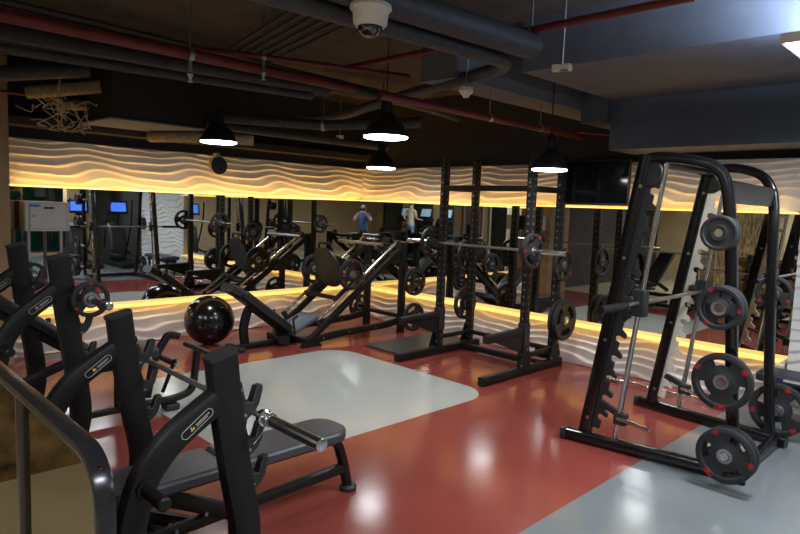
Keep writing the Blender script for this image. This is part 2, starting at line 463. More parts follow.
# ------------------------------------------------------------------ olympic benches
def uprights(t, sp, H, logo_side=-1):
    """two uprights with swept rear arms, hook plates and pegs; local origin at (x=1.2, y=centre)"""
    k = H/1.11
    for s in (-1, 1):
        y = s*sp
        up = spline([(.0, y, H), (.03, y, .86*k), (.075, y, .58*k), (.115, y, .36), (.11, y, .2), (.07, y, .05)], 5)
        MB().beam(up, .085, .128, rr=.3).build('upright', m_frame, t)
        MB().beam([(-.002, y, H-.004), (-.006, y, H+.012)], .088, .134, rr=.3).build('end_cap', m_rubber, t)
        arm = spline([(.03, y, .955*k), (-.09, y, .885*k), (-.21, y, .80*k), (-.30, y, .69*k), (-.345, y, .55*k), (-.36, y, .40), (-.36, y, .2), (-.36, y, .03)], 5)
        a = MB().beam(arm, .078, .108, rr=.3).build('rear_arm', m_frame, t)
        MB().beam([(-.42, y, .035), (.16, y, .035)], .085, .06, rr=.2).build('foot_rail', m_frame, t)
        # logo capsule on the outer face
        def cap_pts(L, r, c, ang, yy, n=8):
            P = []
            for sx, a0 in ((1, -90), (-1, 90)):
                for q in range(n+1):
                    an = math.radians(a0+180*q/n); P.append((sx*L/2+r*math.cos(an), r*math.sin(an)))
            ca, sa = math.cos(ang), math.sin(ang)
            return [(c[0]+u*ca-v*sa, yy, c[1]+u*sa+v*ca) for u, v in P]
        for sy in (-1, 1):
            yy = y+sy*.0395; c = (-.115, .862*k); an = math.radians(36)
            MB().tube(cap_pts(.115, .017, c, an, yy), .0013, 6, closed=True).build('logo_outline', m_pale, a)
            lg = MB(); ca, sa = math.cos(an), math.sin(an)
            Ry = Matrix.Rotation(-an, 4, 'Y')
            for u, v, du, dv in ((-.028, -.004, .013, .005), (-.028, .004, .006, .008), (-.019, -.002, .004, .010)):
                lg.box((c[0]+u*ca-v*sa, yy, c[1]+u*sa+v*ca), (du, .002, dv), Ry)
            lg.build('logo_emblem', m_gold, a)
            lt = MB()
            for q in range(9):
                u = -.008+q*.0075
                lt.box((c[0]+u*ca-.004*sa*-1, yy, c[1]+u*sa+.004*ca), (.0045, .002, .006), Ry)
            lt.box((c[0]+.02*ca+.006*sa, yy, c[1]+.02*sa-.006*ca), (.055, .002, .002), Ry)
            lt.build('logo_lettering', m_pale, a)
        # hook plate
        prof = [(.03, .98*k), (.075, .97*k)]
        x0 = .10
        poly = [(.05, .995*k), (.085, .99*k)]
        for zc, x in ((.90*k, .085), (.74*k, .10), (.58*k, .12)):
            poly += [(x+.008, zc+.05), (x+.022, zc+.0), (x+.05, zc-.005), (x+.07, zc+.055), (x+.098, zc+.06), (x+.097, zc+.035), (x+.082, zc-.02), (x+.062, zc-.05), (x+.028, zc-.075)]
        poly += [(.13, .47*k), (.09, .45*k)]
        hp = MB().prism(poly, 'XZ', y-.022, y+.022).build('hook_plate', m_rubber, t, bevel=.004)
        for zc, x in ((.955*k, .085), (.845*k, .10), (.69*k, .125), (.53*k, .145)):
            MB().lathe([(.007, y-.026), (.007, y+.026)], 'Y', at=(x, 0, zc), n=12).build('bolt', m_steel, hp)
        # storage pegs
        for zz, xx in ((.66, -.315), (.40, -.36)):
            e = s
            MB().lathe([(.036, y+e*.036), (.036, y+e*.055), (.0255, y+e*.056), (.0255, y+e*.20), (.019, y+e*.205)], 'Y', at=(xx, 0, zz*k if zz > .5 else zz), n=20).build('storage_peg', m_frame, t)
        for xx, zz in ((-.36, .3), (-.33, .18)):
            MB().lathe([(.011, y-.045), (.011, y+.045)], 'Y', at=(xx, 0, zz), n=12).build('bolt', m_steel, t)
    MB().beam([(-.36, -sp, .2), (-.36, sp, .2)], .07, .09, side=(0, 0, 1)).build('rear_crossbar', m_frame, t)
    MB().beam([(.05, -sp, .06), (.05, sp, .06)], .06, .09, side=(0, 0, 1)).build('front_crossbar', m_frame, t)

def pad_poly(x0, x1, w, r0, r1, n=8):
    P = []
    for (x, y, r, a0) in ((x1-r1, w-r1, r1, 0), (x0+r0, w-r0, r0, 90), (x0+r0, -w+r0, r0, 180), (x1-r1, -w+r1, r1, 270)):
        for q in range(n+1):
            a = math.radians(a0+90*q/n); P.append((x+r*math.cos(a), y+r*math.sin(a)))
    return P

b1 = thing('bench_press', 'flat black olympic bench press in the foreground with a bare barbell on its hooks', 'weight bench', (1.2, 2.73, 0))
uprights(b1, .53, 1.088)
MB().prism(pad_poly(-.27, .27, .15, .03, .02), 'XY', .37, .437).build('back_pad', m_pad, b1, bevel=.018)
MB().prism(pad_poly(.285, 1.045, .15, .02, .12), 'XY', .37, .437).build('seat_pad', m_pad, b1, bevel=.018)
MB().beam([(-.2, 0, .342), (.98, 0, .342)], .05, .05).build('pad_spine', m_frame, b1)
MB().beam([(-.36, 0, .36), (-.1, 0, .36), (.44, 0, .07)], .06, .075).build('diagonal_brace', m_frame, b1)
MB().beam([(-.36, .12, .34), (.2, .12, .06)], .05, .06).build('diagonal_brace', m_frame, b1)
MB().beam([(-.36, 0, .11), (1.09, 0, .145)], .05, .055).build('base_tube', m_frame, b1)
MB().beam(fillet([(.84, 0, .345), (1.035, 0, .335), (1.085, 0, .2), (1.13, 0, .02)], .09, 8), .06, .055, rr=.4).build('front_leg', m_frame, b1)
MB().lathe([(.05, 0), (.052, .02), (.042, .034)], at=(1.135, 0, 0), n=24).build('rubber_foot', m_rubber, b1)
MB().tube([(.24, -.14, .475), (.275, -.2, .40), (.275, -.22, .36)], .011, 10).build('lock_lever', m_rubber, b1)
for xx, zz in ((-.05, .345), (.05, .13), (.2, .17)):
    MB().lathe([(.010, -.042), (.010, .042)], 'Y', at=(xx, 0, zz), n=12).build('bolt', m_steel, b1)
barbell((1.398, 2.80, .795), 0, 2.02, 'bare steel barbell lying on the hooks of the foreground bench press', sl=.41, clips=(-.665,))

b2 = thing('incline_bench', 'taller black incline bench press behind the foreground bench, beside the brown pier', 'weight bench', (1.2, 4.75, 0))
uprights(b2, .5, 1.31)
# sloping back pad and seat
def slab(p0, p1, w, th, up=(0, 1, 0)): return MB().beam([p0, p1], w, th, side=up, rr=.35)
slab((-.25, 0, 1.0), (.42, 0, .50), .28, .075).build('back_pad', m_padk, b2)
slab((.46, 0, .47), (.80, 0, .52), .28, .075).build('seat_pad', m_padk, b2)
MB().beam([(-.3, 0, .95), (.42, 0, .42), (.72, 0, .42)], .055, .06).build('pad_spine', m_frame, b2)
MB().beam([(.55, 0, .42), (.55, 0, .08)], .07, .07).build('seat_post', m_frame, b2)
MB().beam([(-.36, 0, .30), (.25, 0, .52)], .05, .06).build('diagonal_brace', m_frame, b2)
MB().beam(fillet([(-.36, 0, .08), (1.0, 0, .08), (1.14, 0, .12), (1.18, 0, .47)], .14, 8), .055, .05).build('base_tube', m_frame, b2)
MB().tube([(1.16, -.40, .475), (1.16, .18, .475)], .021, 14).build('foot_bar', m_rubber, b2)
MB().box((.95, 0, .026), (.11, .13, .052)).build('rubber_foot', m_rubber, b2, bevel=.01)
MB().beam(fillet([(.80, .10, .10), (.86, .10, .42), (.98, .10, .60), (1.06, .08, .57)], .1, 6), .05, .055).build('spotter_handle', m_frame, b2)
MB().tube([(.93, .10, .12), (1.0, .02, .40)], .016, 10).build('support_stay', m_frame, b2)
MB().tube([(1.0, .45, .36), (1.0, -.02, .36)], .019, 14).build('roller_bar', m_chrome, b2)
MB().tube([(1.0, .28, .36), (1.0, .06, .36)], .026, 14).build('roller_grip', m_rubber, b2)
barbell((1.345, 4.80, 1.045), 0, 2.0, 'steel barbell racked across the incline bench uprights', sl=.40)
plate(.23, .028, (1.345, 4.12, 1.045), 0, .5, 'small black plate with red marks on the near end of the incline bench barbell')
plate(.23, .028, (1.345, 5.46, 1.045), 0, .2, 'small black plate on the far end of the incline bench barbell')

# ------------------------------------------------------------------ squat rack
rk = thing('squat_rack', 'tall black half rack standing against the right mirror beside the rubber mat', 'squat rack', (5.4, 4.16, 0))
RX0, RX1 = 5.385, 5.95
HW = .585
def L(p): return (p[0]-5.4, p[1], p[2])
bars = []
for s in (-1, 1):
    y = s*HW
    MB().beam([L((4.70, y, .045)), L((6.12, y, .045))], .075, .085, rr=.1).build('foot_beam', m_frame, rk)
    for x, nm, hh in ((RX0, 'front', 2.27), (RX1, 'rear', 2.30)):
        MB().beam([L((x, y, .08)), L((x, y, hh))], .076, .078, rr=.1).build('upright', m_drill, rk)
        MB().prism([(x-5.4-.12, .087), (x-5.4+.12, .087), (x-5.4+.04, .31), (x-5.4-.04, .31)], 'XZ', y+s*.0385, y+s*.046).build('gusset', m_frame, rk)
        for (dx, z) in ((-.085, .12), (.085, .12), (0, .28)):
            MB().lathe([(.013, y+s*.046), (.013, y+s*.056)], 'Y', at=(x-5.4+dx, 0, z), n=12).build('bolt', m_steel, rk)
        for z in (1.86, 1.99): MB().lathe([(.013, -.050), (.013, -.037)], 'X', at=(x-5.4, y, z), n=12).build('bolt', m_steel, rk)
    for z in (1.93,): MB().beam([L((RX0, y, z)), L((RX1, y, z))], .06, .06).build('side_strut', m_frame, rk)
    MB().beam([L((RX0, y, .2)), L((RX1, y, .2))], .05, .05).build('side_strut', m_frame, rk)
    # spotter arm
    MB().beam([L((RX0+.04, y, .47)), L((4.74, y, .45))], .07, .075, rr=.1).build('spotter_arm', m_frame, rk)
    MB().prism([(RX0-5.4-.03, .43), (4.86-5.4, .42), (RX0-5.4-.03, .24)], 'XZ', y-.03, y+.03).build('spotter_gusset', m_frame, rk)
    MB().box(L((RX0, y, .42)), (.095, .09, .26)).build('spotter_sleeve', m_rubber, rk, bevel=.004)
    # j hook
    MB().prism([(RX0-5.4-.04, 1.40), (RX0-5.4-.055, 1.40), (RX0-5.4-.055, 1.285), (RX0-5.4-.12, 1.285), (RX0-5.4-.12, 1.33), (RX0-5.4-.135, 1.33), (RX0-5.4-.135, 1.268), (RX0-5.4-.04, 1.245)], 'XZ', y-.03, y+.03).build('j_hook', m_rubber, rk, bevel=.003)
    # pegs
    for z in (1.14, .54):
        MB().lathe([(.034, s*(HW+.04)), (.034, s*(HW+.055)), (.0245, s*(HW+.056)), (.0245, s*(HW+(.115 if z > 1 or s > 0 else .165)))], 'Y', at=L((RX1+.0, 0, z)), n=20).build('storage_peg', m_chrome, rk)
MB().beam([L((RX0-.01, -HW, 1.93)), L((RX0-.01, HW, 1.93))], .06, .055, side=(0, 0, 1)).build('pull_up_bar', m_frame, rk)
MB().beam([L((RX1, -HW, .2)), L((RX1, HW, .2))], .05, .05, side=(0, 0, 1)).build('rear_crossbeam', m_frame, rk)
MB().beam([L((5.80, -HW, .05)), L((5.80, HW, .05))], .07, .07, side=(0, 0, 1)).build('floor_crossbeam', m_frame, rk)
MB().lathe([(.12, .087), (.13, .17), (.12, .17), (.11, .087)], 'Z', at=(6.02-5.4, -HW+.11, 0), n=28).build('bar_holder', m_frame, rk)
barbell((5.30, 4.16, 1.305), 0, 2.12, 'long steel barbell with two plates racked on the squat rack hooks', sl=.40)
plate(.36, .04, (5.30, 4.84, 1.305), 0, .3, 'black tri-grip plate on the left end of the squat rack barbell')
plate(.36, .04, (5.30, 3.47, 1.305), 0, 1.1, 'black plate with red marks on the right end of the squat rack barbell')
plate(.36, .04, (5.95, 3.50, 1.14), 0, .7, 'black plate on the upper peg at the right rear of the squat rack')
plate(.44, .045, (5.95, 3.50, .54), 0, .9, 'inner of two large plates on the low right peg of the squat rack', mark=0)
plate(.44, .045, (5.95, 3.445, .54), 0, .4, 'outer of two large plates on the low right peg of the squat rack', mark=0)
plate(.36, .04, (5.95, 4.83, 1.14), 0, 1.5, 'black plate on the upper peg at the left rear of the squat rack')
plate(.40, .04, (5.95, 4.83, .54), 0, .2, 'black plate with red mark on the low left peg of the squat rack')
tag(W().b2((4.92, 4.82, 0), (6.12, 5.52, .03)).build('floor_mat', m_mat, bevel=.008), 'dark rubber platform mat on the red floor between leg press and squat rack', 'mat')

# ------------------------------------------------------------------ leg press
lp = thing('leg_press', 'black forty-five degree leg press machine in the corner between the mirrors', 'leg press', (4.8, 6.22, 0))
def B(pts, w, h, nm, mat=m_frame, side=(0, 1, 0), **k):
    mb = W(); mb.beam(pts, w, h, side=side, **k); return mb.build(nm, mat, lp)
yn, yf = 5.88, 6.58
rail0, rail1 = V((4.33, 0, .06)), V((5.86, 0, 1.16))
for y in (yn, yf):
    a, b = rail0+V((0, y, 0)), rail1+V((0, y, 0))
    d = (b-a).normalized(); nrm = V((-d.z, 0, d.x))
    B([a, b], .06, .075, 'carriage_rail')
    W().tube([a+d*.25+nrm*.115, b-d*.02+nrm*.115], .019, 12).build('guide_rod', m_chrome, lp)
    for q in (.25, 1.84):
        W().box(a+d*q+nrm*.08, (.05, .05, .10), Matrix.Rotation(-math.atan2(d.z, d.x), 4, 'Y')).build('rod_bracket', m_rubber, lp)
    B([(5.88, y, 0), (5.88, y, 1.22)], .08, .09, 'rear_upright')
    B(fillet([(4.42, y, .07), (4.75, y, .11), (5.55, y, .13), (5.88, y, .17)], .15), .06, .085, 'side_beam')
    W().prism([(4.24, 0), (4.52, 0), (4.50, .03), (4.38, .13), (4.30, .06)], 'XZ', y-.04, y+.04).build('rail_foot', m_frame, lp)
    # storage pegs on rear uprights
    s = -1 if y == yn else 1
    for z in (.72, .24):
        W().lathe([(.032, y+s*.042), (.032, y+s*.055), (.0245, y+s*.056), (.0245, y+s*.28)], 'Y', at=(5.9, 0, z), n=18).build('storage_peg', m_frame, lp)
    for x in (4.55, 4.95, 5.4): W().lathe([(.012, y-.034), (.012, y+.034)], 'Y', at=(x, 0, (.12 if x > 4.6 else .085)), n=10).build('bolt', m_steel, lp)
B([(5.86, yn-.02, 1.17), (5.86, yf+.02, 1.17)], .05, .06, 'top_crossbar', side=(0, 0, 1))
B([(5.88, yn, .22), (5.88, yf, .22)], .05, .07, 'rear_crossbar', side=(0, 0, 1))
B([(4.33, yn, .06), (4.33, yf, .06)], .06, .06, 'front_crossbar', side=(0, 0, 1))
B([(3.56, 6.23, .035), (4.40, 6.23, .035)], .09, .06, 'base_spine')
W().b2((3.54, 6.06, 0), (3.62, 6.40, .05)).build('front_foot', m_rubber, lp, bevel=.008)
B(spline([(3.72, 6.26, .05), (3.70, 6.26, .22), (3.74, 6.26, .40), (3.80, 6.26, .50)], 5), .06, .10, 'back_support')
# pads
B([(3.62, 6.23, .655), (4.23, 6.23, .20)], .34, .10, 'back_pad', m_padk, rr=.35)
B([(3.47, 6.23, .735), (3.60, 6.23, .655)], .27, .10, 'head_pad', m_padk, rr=.4)
B([(4.25, 6.23, .15), (4.62, 6.23, .30)], .36, .07, 'seat_pad', m_padg, rr=.3)
B([(3.75, 6.23, .49), (4.25, 6.23, .12), (4.55, 6.23, .20)], .08, .06, 'pad_frame')
for s in (-1, 1):
    W().tube([(4.26, 6.23+s*.2, .13), (4.20, 6.23+s*.24, .33)], .014, 10).build('side_handle', m_rubber, lp)
    W().tube([(4.20, 6.23+s*.24, .33), (4.26, 6.23+s*.24, .37)], .019, 10).build('handle_grip', m_rubber, lp)
W().beam([(4.12, 6.05, .08), (4.18, 6.40, .08)], .1, .14, side=(0, 0, 1)).build('seat_bracket', m_frame, lp)
# sled with foot plate
d = (rail1-rail0).normalized(); nrm = V((-d.z, 0, d.x))
cpos = rail0+d*.95
def S(u, v, y): p = rail0+d*u+nrm*v; return (p.x, y, p.z)
sl = W()
for y in (yn+.06, yf-.06): sl.beam([S(.62, .11, y), S(1.32, .11, y)], .05, .06)
sl.beam([S(1.28, .12, yn), S(1.28, .12, yf)], .05, .05, side=(0, 0, 1)); sl.beam([S(.66, .12, yn), S(.66, .12, yf)], .05, .05, side=(0, 0, 1))
for y in (yn+.2, yf-.2): sl.beam([S(1.25, .12, y), S(.98, .52, y)], .05, .06)
sl.build('carriage', m_frame, lp)
# footplate: rounded disc-like plate, facing down the rails
fpts = []
for q in range(40):
    a = 2*PI*q/40; e = .8
    cx = abs(math.cos(a))**e*math.copysign(1, math.cos(a)); cz = abs(math.sin(a))**e*math.copysign(1, math.sin(a))
    fpts.append((6.23+.235*cx, .265*cz))
fb = W(); fa = V(S(.92, .36, 0)); fa.y = 0
up = V((-.34, 0, .94)); nn = V((up.z, 0, -up.x))
lo = [fb.bm.verts.new(fa+V((0, y, 0))+up*v) for y, v in fpts]; hi = [fb.bm.verts.new(fa+V((0, y, 0))+up*v+nn*.035) for y, v in fpts]
fb.bm.faces.new(lo); fb.bm.faces.new(hi[::-1])
for q in range(40): fb.bm.faces.new((lo[q], hi[q], hi[(q+1) % 40], lo[(q+1) % 40]))
fb.build('foot_plate', m_rubber, lp, bevel=.006)
hb = [fa+nn*.05+V((0, 6.23-.14, 0))+up*.20, fa+nn*.07+V((0, 6.23-.13, 0))+up*.31, fa+nn*.07+V((0, 6.23+.13, 0))+up*.31, fa+nn*.05+V((0, 6.23+.14, 0))+up*.20]
W().tube(fillet(hb, .06), .016, 10).build('plate_handle', m_frame, lp)
hx = V(S(.962, .267, 0))
W().tube([(hx.x, yn-.10, hx.z), (hx.x, yf+.10, hx.z)], .0245, 16).build('weight_horn', m_chrome, lp)
W().tube([(5.55, 5.95, 1.19), (5.55, 6.85, 1.19)], .022, 12).build('catch_bar', m_steel, lp)
B([(5.55, 6.0, 1.0), (5.55, 6.0, 1.19)], .04, .04, 'catch_post'); B([(5.55, 6.46, 1.0), (5.55, 6.46, 1.19)], .04, .04, 'catch_post')
plate(.39, .045, (hx.x, yn-.035, hx.z), 0, .5, 'black tri-grip plate with red marks on the near side of the leg press sled')
plate(.39, .045, (hx.x, yf+.035, hx.z), 0, .9, 'black plate on the far side of the leg press sled')
plate(.38, .04, (5.9, 5.66, .72), 0, .2, 'black plate with a red mark on the upper rear peg of the leg press')
plate(.38, .04, (5.9, 5.66, .24), 0, 1.2, 'dull open-grip plate on the lower rear peg of the leg press', mark=0)
plate(.34, .04, (5.9, 6.78, .24), 0, .4, 'black plate on the far lower peg of the leg press, against the mirror ledge')

# ------------------------------------------------------------------ exercise ball
tag(W().ball((3.50, 6.69, .287), .288, 48, 32).build('exercise_ball', m_ball), 'large glossy black exercise ball on the red floor by the left mirror', 'exercise ball')

# ------------------------------------------------------------------ smith machine
sm = thing('smith_machine', 'large black smith machine with toothed posts on the right', 'smith machine', (4.75, 1.75, 0))
def SB(pts, w, h, nm, mat=m_gloss, side=(1, 0, 0), **k):
    mb = W(); mb.beam(pts, w, h, side=side, **k); return mb.build(nm, mat, sm)
sides = [(4.14, 4.33, 4.20), (5.39, 5.27, 5.37)]     # front x, rear x, mid x
def lerp(a, b, t): return a+(b-a)*t
for i, (xf, xr, xm) in enumerate(sides):
    SB([(xf, 2.34, .045), (xr, 1.13, .045)], .085, .085, 'base_beam', rr=.25)
    W().beam([(xf, 2.35, .045), (xf, 2.31, .045)], .09, .09, side=(1, 0, 0)).build('end_cap', m_rubber, sm)
    fx = xm
    # slanted front post
    ft, fb_ = (fx, 1.88, 2.11), (fx, 2.20, .07)
    SB([fb_, ft], .07, .085, 'front_post', rr=.15)
    # toothed rack plate
    poly = []
    A, Bv = V((2.165, .14)), V((1.855, 2.06))
    dirv = (Bv-A).normalized(); out = V((-dirv.y, dirv.x)) if (-dirv.y) < 0 else V((dirv.y, -dirv.x))
    def T(u, v): q = A+dirv*u+out*v; return (q.x, q.y)
    poly.append(T(0, -.02)); poly.append(T(0, .075))
    nT = 12; Ln = (Bv-A).length
    for q in range(nT):
        u = .06+q*(Ln-.12)/nT
        poly += [T(u, .075), T(u+.01, .045), T(u+.04, .04), T(u+.055, .07), T(u+.045, .115), T(u+.075, .115), T(u+.10, .075)]
    poly += [T(Ln, .075), T(Ln, -.02)]
    W().prism(poly, 'YZ', fx-.012, fx+.012).build('toothed_rack', m_rubber if i == 0 else m_cream, sm)
    W().tube([(fx, 1.97, .06), (fx, 1.735, 2.12)], .0165, 14).build('guide_rod', m_chrome, sm)
    W().tube([(fx+.02, 1.93, .3), (fx+.02, 1.74, 2.1)], .004, 8).build('lift_cable', m_rubber, sm)
    # bottom stop
    st = W(); st.box((fx, 1.93, .245), (.06, .09, .085)); st.beam([(fx, 1.93, .27), (fx, 2.1, .33)], .03, .05, side=(1, 0, 0)); st.build('safety_stop', m_rubber, sm, bevel=.006)
    W().tube([(fx-.02, 1.95, .25), (fx-.05, 1.70, .235)], .015, 12).build('stop_handle', m_chrome, sm)
    # rear upright and curved top
    rb = (xr-.03 if i == 0 else xr, 1.20, .08)
    rt0 = [(fx, 1.90, 2.09), (fx, 1.80, 2.12), (fx, 1.60, 2.11), (fx, 1.48, 2.05), (fx, 1.415, 1.93), (fx, 1.395, 1.75), (lerp(fx, rb[0], .55), 1.31, 1.0), rb]
    rt = [(4.20, 1.88, 2.08), (4.20, 1.79, 2.095), (4.20, 1.56, 2.065), (4.21, 1.43, 2.015), (4.22, 1.36, 1.89), (4.23, 1.315, 1.57), (4.24, 1.285, 1.2), (4.26, 1.23, .5), (4.29, 1.185, .08)] if i == 0 else \
         [(5.37, 1.88, 2.08), (5.37, 1.69, 2.10), (5.36, 1.50, 2.045), (5.35, 1.41, 1.93), (5.34, 1.375, 1.75), (5.33, 1.36, 1.5), (5.31, 1.31, .7), (5.28, 1.25, .08)]
    SB(spline(rt, 6), .062, .072, 'rear_upright', rr=.3)
    # pulley housing
    W().lathe([(.085, -.03), (.095, -.02), (.095, .02), (.085, .03)], 'X', at=(fx+.01, 1.85, 1.99), n=28).build('pulley_cover', m_rubber, sm)
    for u in (.2, .8, 1.4, 1.9): W().lathe([(.012, fx-.042), (.012, fx+.042)], 'X', at=(0, 2.20-.33*u/2.06, u), n=10).build('bolt', m_steel, sm)
SB([(4.22, 1.345, 1.87), (5.35, 1.39, 1.87)], .14, .03, 'rear_header', side=(0, 0, 1))
SB([(4.20, 1.84, 2.06), (5.37, 1.84, 2.06)], .055, .055, 'top_crossbar', side=(0, 0, 1))
SB([(4.36, 1.2, .05), (5.27, 1.2, .05)], .07, .07, 'rear_floor_bar', side=(0, 0, 1))
# barbell on guides
zb, yb = 1.095, 1.855
W().tube([(3.98, yb, zb), (5.62, yb, zb)], .0145, 14).build('guided_bar', m_steel, sm)
for x0, x1 in ((3.64, 3.99), (5.61, 5.96)): W().lathe([(.025, x0), (.025, x1)], 'X', at=(0, yb, zb), n=20).build('bar_sleeve', m_frame, sm)
for xm in (4.20, 5.37):
    c = W(); c.box((xm, yb, zb), (.075, .10, .19)); c.box((xm-.05, yb+.06, zb+.02), (.02, .07, .05)); c.build('bar_carriage', m_rubber, sm, bevel=.01)
# pegs
NP = [(1.345, 1.61), (1.305, 1.148), (1.258, .688), (1.19, .24)]
for (y, z) in NP:
    x = 4.24
    W().lathe([(.0245, x+.03), (.0245, 4.085 if z > .5 else 4.045)], 'X', at=(0, y, z), n=18).build('storage_peg', m_chrome, sm)
FP = [(1.34, 1.14), (1.24, .235)]
for (y, z) in FP:
    W().lathe([(.0245, 5.30), (.0245, 5.47)], 'X', at=(0, y, z), n=18).build('storage_peg', m_chrome, sm)
plate(.22, .034, (4.10, 1.345, 1.61), PI/2, .5, 'smallest solid black plate on the top peg of the near smith machine upright, front one', mark=3)
plate(.215, .03, (4.155, 1.345, 1.61), PI/2, .1, 'small black plate behind the front one on the top smith machine peg', mark=0)
plate(.275, .04, (4.10, 1.305, 1.148), PI/2, 1.0, 'medium black plate on the second smith machine peg from the top, front one')
plate(.275, .04, (4.165, 1.305, 1.148), PI/2, .3, 'medium black plate behind the front one on the second smith machine peg', mark=0)
plate(.36, .04, (4.11, 1.258, .688), PI/2, 1.62, 'large black plate with red squares on the third smith machine peg from the top', mark=2)
plate(.345, .04, (4.075, 1.19, .24), PI/2, .95, 'large black plate with red squares on the lowest smith machine peg, front one', mark=2)
plate(.345, .04, (4.135, 1.19, .24), PI/2, .4, 'large black plate behind the front one on the lowest smith machine peg')
plate(.26, .035, (5.41, 1.34, 1.14), PI/2, .6, 'medium black plate on the upper peg of the far smith machine upright')
plate(.41, .045, (5.43, 1.24, .235), PI/2, .2, 'large black open-grip plate low on the far smith machine upright', mark=1)

# curl bar on the floor
cb = thing('curl_bar', 'chrome wavy curl bar lying on the red floor behind the smith machine', 'curl bar', (5.97, 2.35, .026))
pts = [(-.02, .62, 0), (-.02, .38, 0), (.03, .27, 0), (-.03, .14, 0), (.02, 0, 0), (-.03, -.14, 0), (.03, -.27, 0), (-.02, -.38, 0), (-.02, -.62, 0)]
MB().tube(fillet(pts, .05), .0135, 12).build('shaft', m_chrome, cb)
for s in (-1, 1): MB().lathe([(.026, s*.44), (.026, s*.62)], 'Y', at=(-.02, 0, 0), n=18).build('sleeve', m_chrome, cb)
# navy padded bench far right
nb = thing('padded_bench', 'low navy padded bench against the white wave wall at the right edge', 'bench', (5.98, .95, 0))
MB().prism(pad_poly(-.16, .16, .58, .04, .04), 'XY', .34, .42).build('seat_pad', m_navy, nb, bevel=.02)
MB().box((0, 0, .31), (.24, 1.0, .05)).build('seat_frame', m_frame, nb, bevel=.005)
for sx in (-1, 1):
    for sy in (-1, 1): MB().beam([(sx*.09, sy*.45, 0), (sx*.09, sy*.45, .30)], .045, .045).build('leg', m_frame, nb)
MB().box((-.165, .30, .385), (.006, .13, .02)).build('maker_badge', m_pale, nb)

# ------------------------------------------------------------------ railing
ra = thing('glass_railing', 'black framed amber glass railing with a rounded end in the lower left corner', 'railing', (.57, 2.5, 0))
W().beam(fillet([(.57, 3.7, 1.0), (.57, 1.66, 1.0), (.57, 1.66, .0)], .16, 8), .055, .03, side=(1, 0, 0), rr=.12).build('top_rail', m_rail, ra)
W().beam([(.57, 2.44, 0), (.57, 2.44, .985)], .05, .045, side=(1, 0, 0)).build('middle_post', m_rail, ra)
W().beam([(.57, 3.68, 0), (.57, 3.68, .985)], .05, .045, side=(1, 0, 0)).build('end_post', m_rail, ra)
W().b2((.564, 1.685, .06), (.576, 2.417, .975)).build('glass_panel', m_amber, ra)
W().b2((.564, 2.463, .06), (.576, 3.66, .975)).build('glass_panel', m_amber, ra)

# ------------------------------------------------------------------ white steel box on posts
bx = thing('steel_cabinet', 'white steel lock box on two posts in front of the left mirror', 'lock box', (1.88, 7.02, 0))
W().b2((1.68, 6.97, 1.32), (2.08, 7.21, 1.615)).build('cabinet_body', m_whitebox, bx, bevel=.004)
dr = W().b2((1.715, 6.962, 1.345), (2.05, 6.97, 1.595)).build('cabinet_door', m_whitebox, bx, bevel=.002)
sm_ = W()
for lo, hi in (((1.712, 6.9605, 1.344), (1.7155, 6.963, 1.596)), ((2.0495, 6.9605, 1.344), (2.053, 6.963, 1.596)), ((1.712, 6.9605, 1.343), (2.053, 6.963, 1.3455)), ((1.712, 6.9605, 1.5945), (2.053, 6.963, 1.597))): sm_.b2(lo, hi)
sm_.build('door_gap', m_grey, bx)
W().b2((1.715, 6.958, 1.563), (1.80, 6.961, 1.588)).build('blue_label', m_blue, dr)
W().b2((1.84, 6.955, 1.545), (1.93, 6.961, 1.565)).build('coin_slot', m_rubber, dr)
W().lathe([(.013, 6.95), (.013, 6.962)], 'Y', at=(1.75, 0, 1.475), n=14).build('lock', m_steel, dr)
for x in (1.715, 2.01): W().beam([(x, 7.03, 0), (x, 7.03, 1.32)], .03, .03).build('stand_post', m_steel, bx)
W().b2((1.68, 6.93, 0), (2.06, 7.13, .015)).build('stand_base', m_steel, bx)

# ------------------------------------------------------------------ round speaker, tv
sp = thing('round_speaker', 'round dark wall speaker with pale rim on the upper wave band', 'speaker', (3.83, 7.15, 2.12))
MB().lathe([(.112, .0), (.118, -.02), (.118, -.045), (.108, -.05)], 'Y', at=(0, 0, 0), n=36).build('housing', m_cable, sp)
MB().lathe([(.107, -.045), (.106, -.055), (.05, -.062), (.01, -.063)], 'Y', at=(0, 0, 0), n=36).build('speaker_grille', m_carpet, sp)
MB().box((0, .02, .13), (.05, .08, .05)).build('mount', m_cable, sp)
tv = thing('television', 'black flat television hung in front of the right wall band above the squat rack', 'television', (5.98, 3.23, 2.03))
W().b2((6.045, 2.87, 1.79), (6.08, 3.60, 2.26)).build('screen_housing', m_lampblk, tv, bevel=.006)
W().b2((6.040, 2.885, 1.815), (6.046, 3.585, 2.245)).build('screen', m_scr, tv)
W().beam([(6.08, 3.23, 2.08), (6.28, 3.23, 2.08)], .08, .08, side=(0, 0, 1)).build('wall_bracket', m_frame, tv)

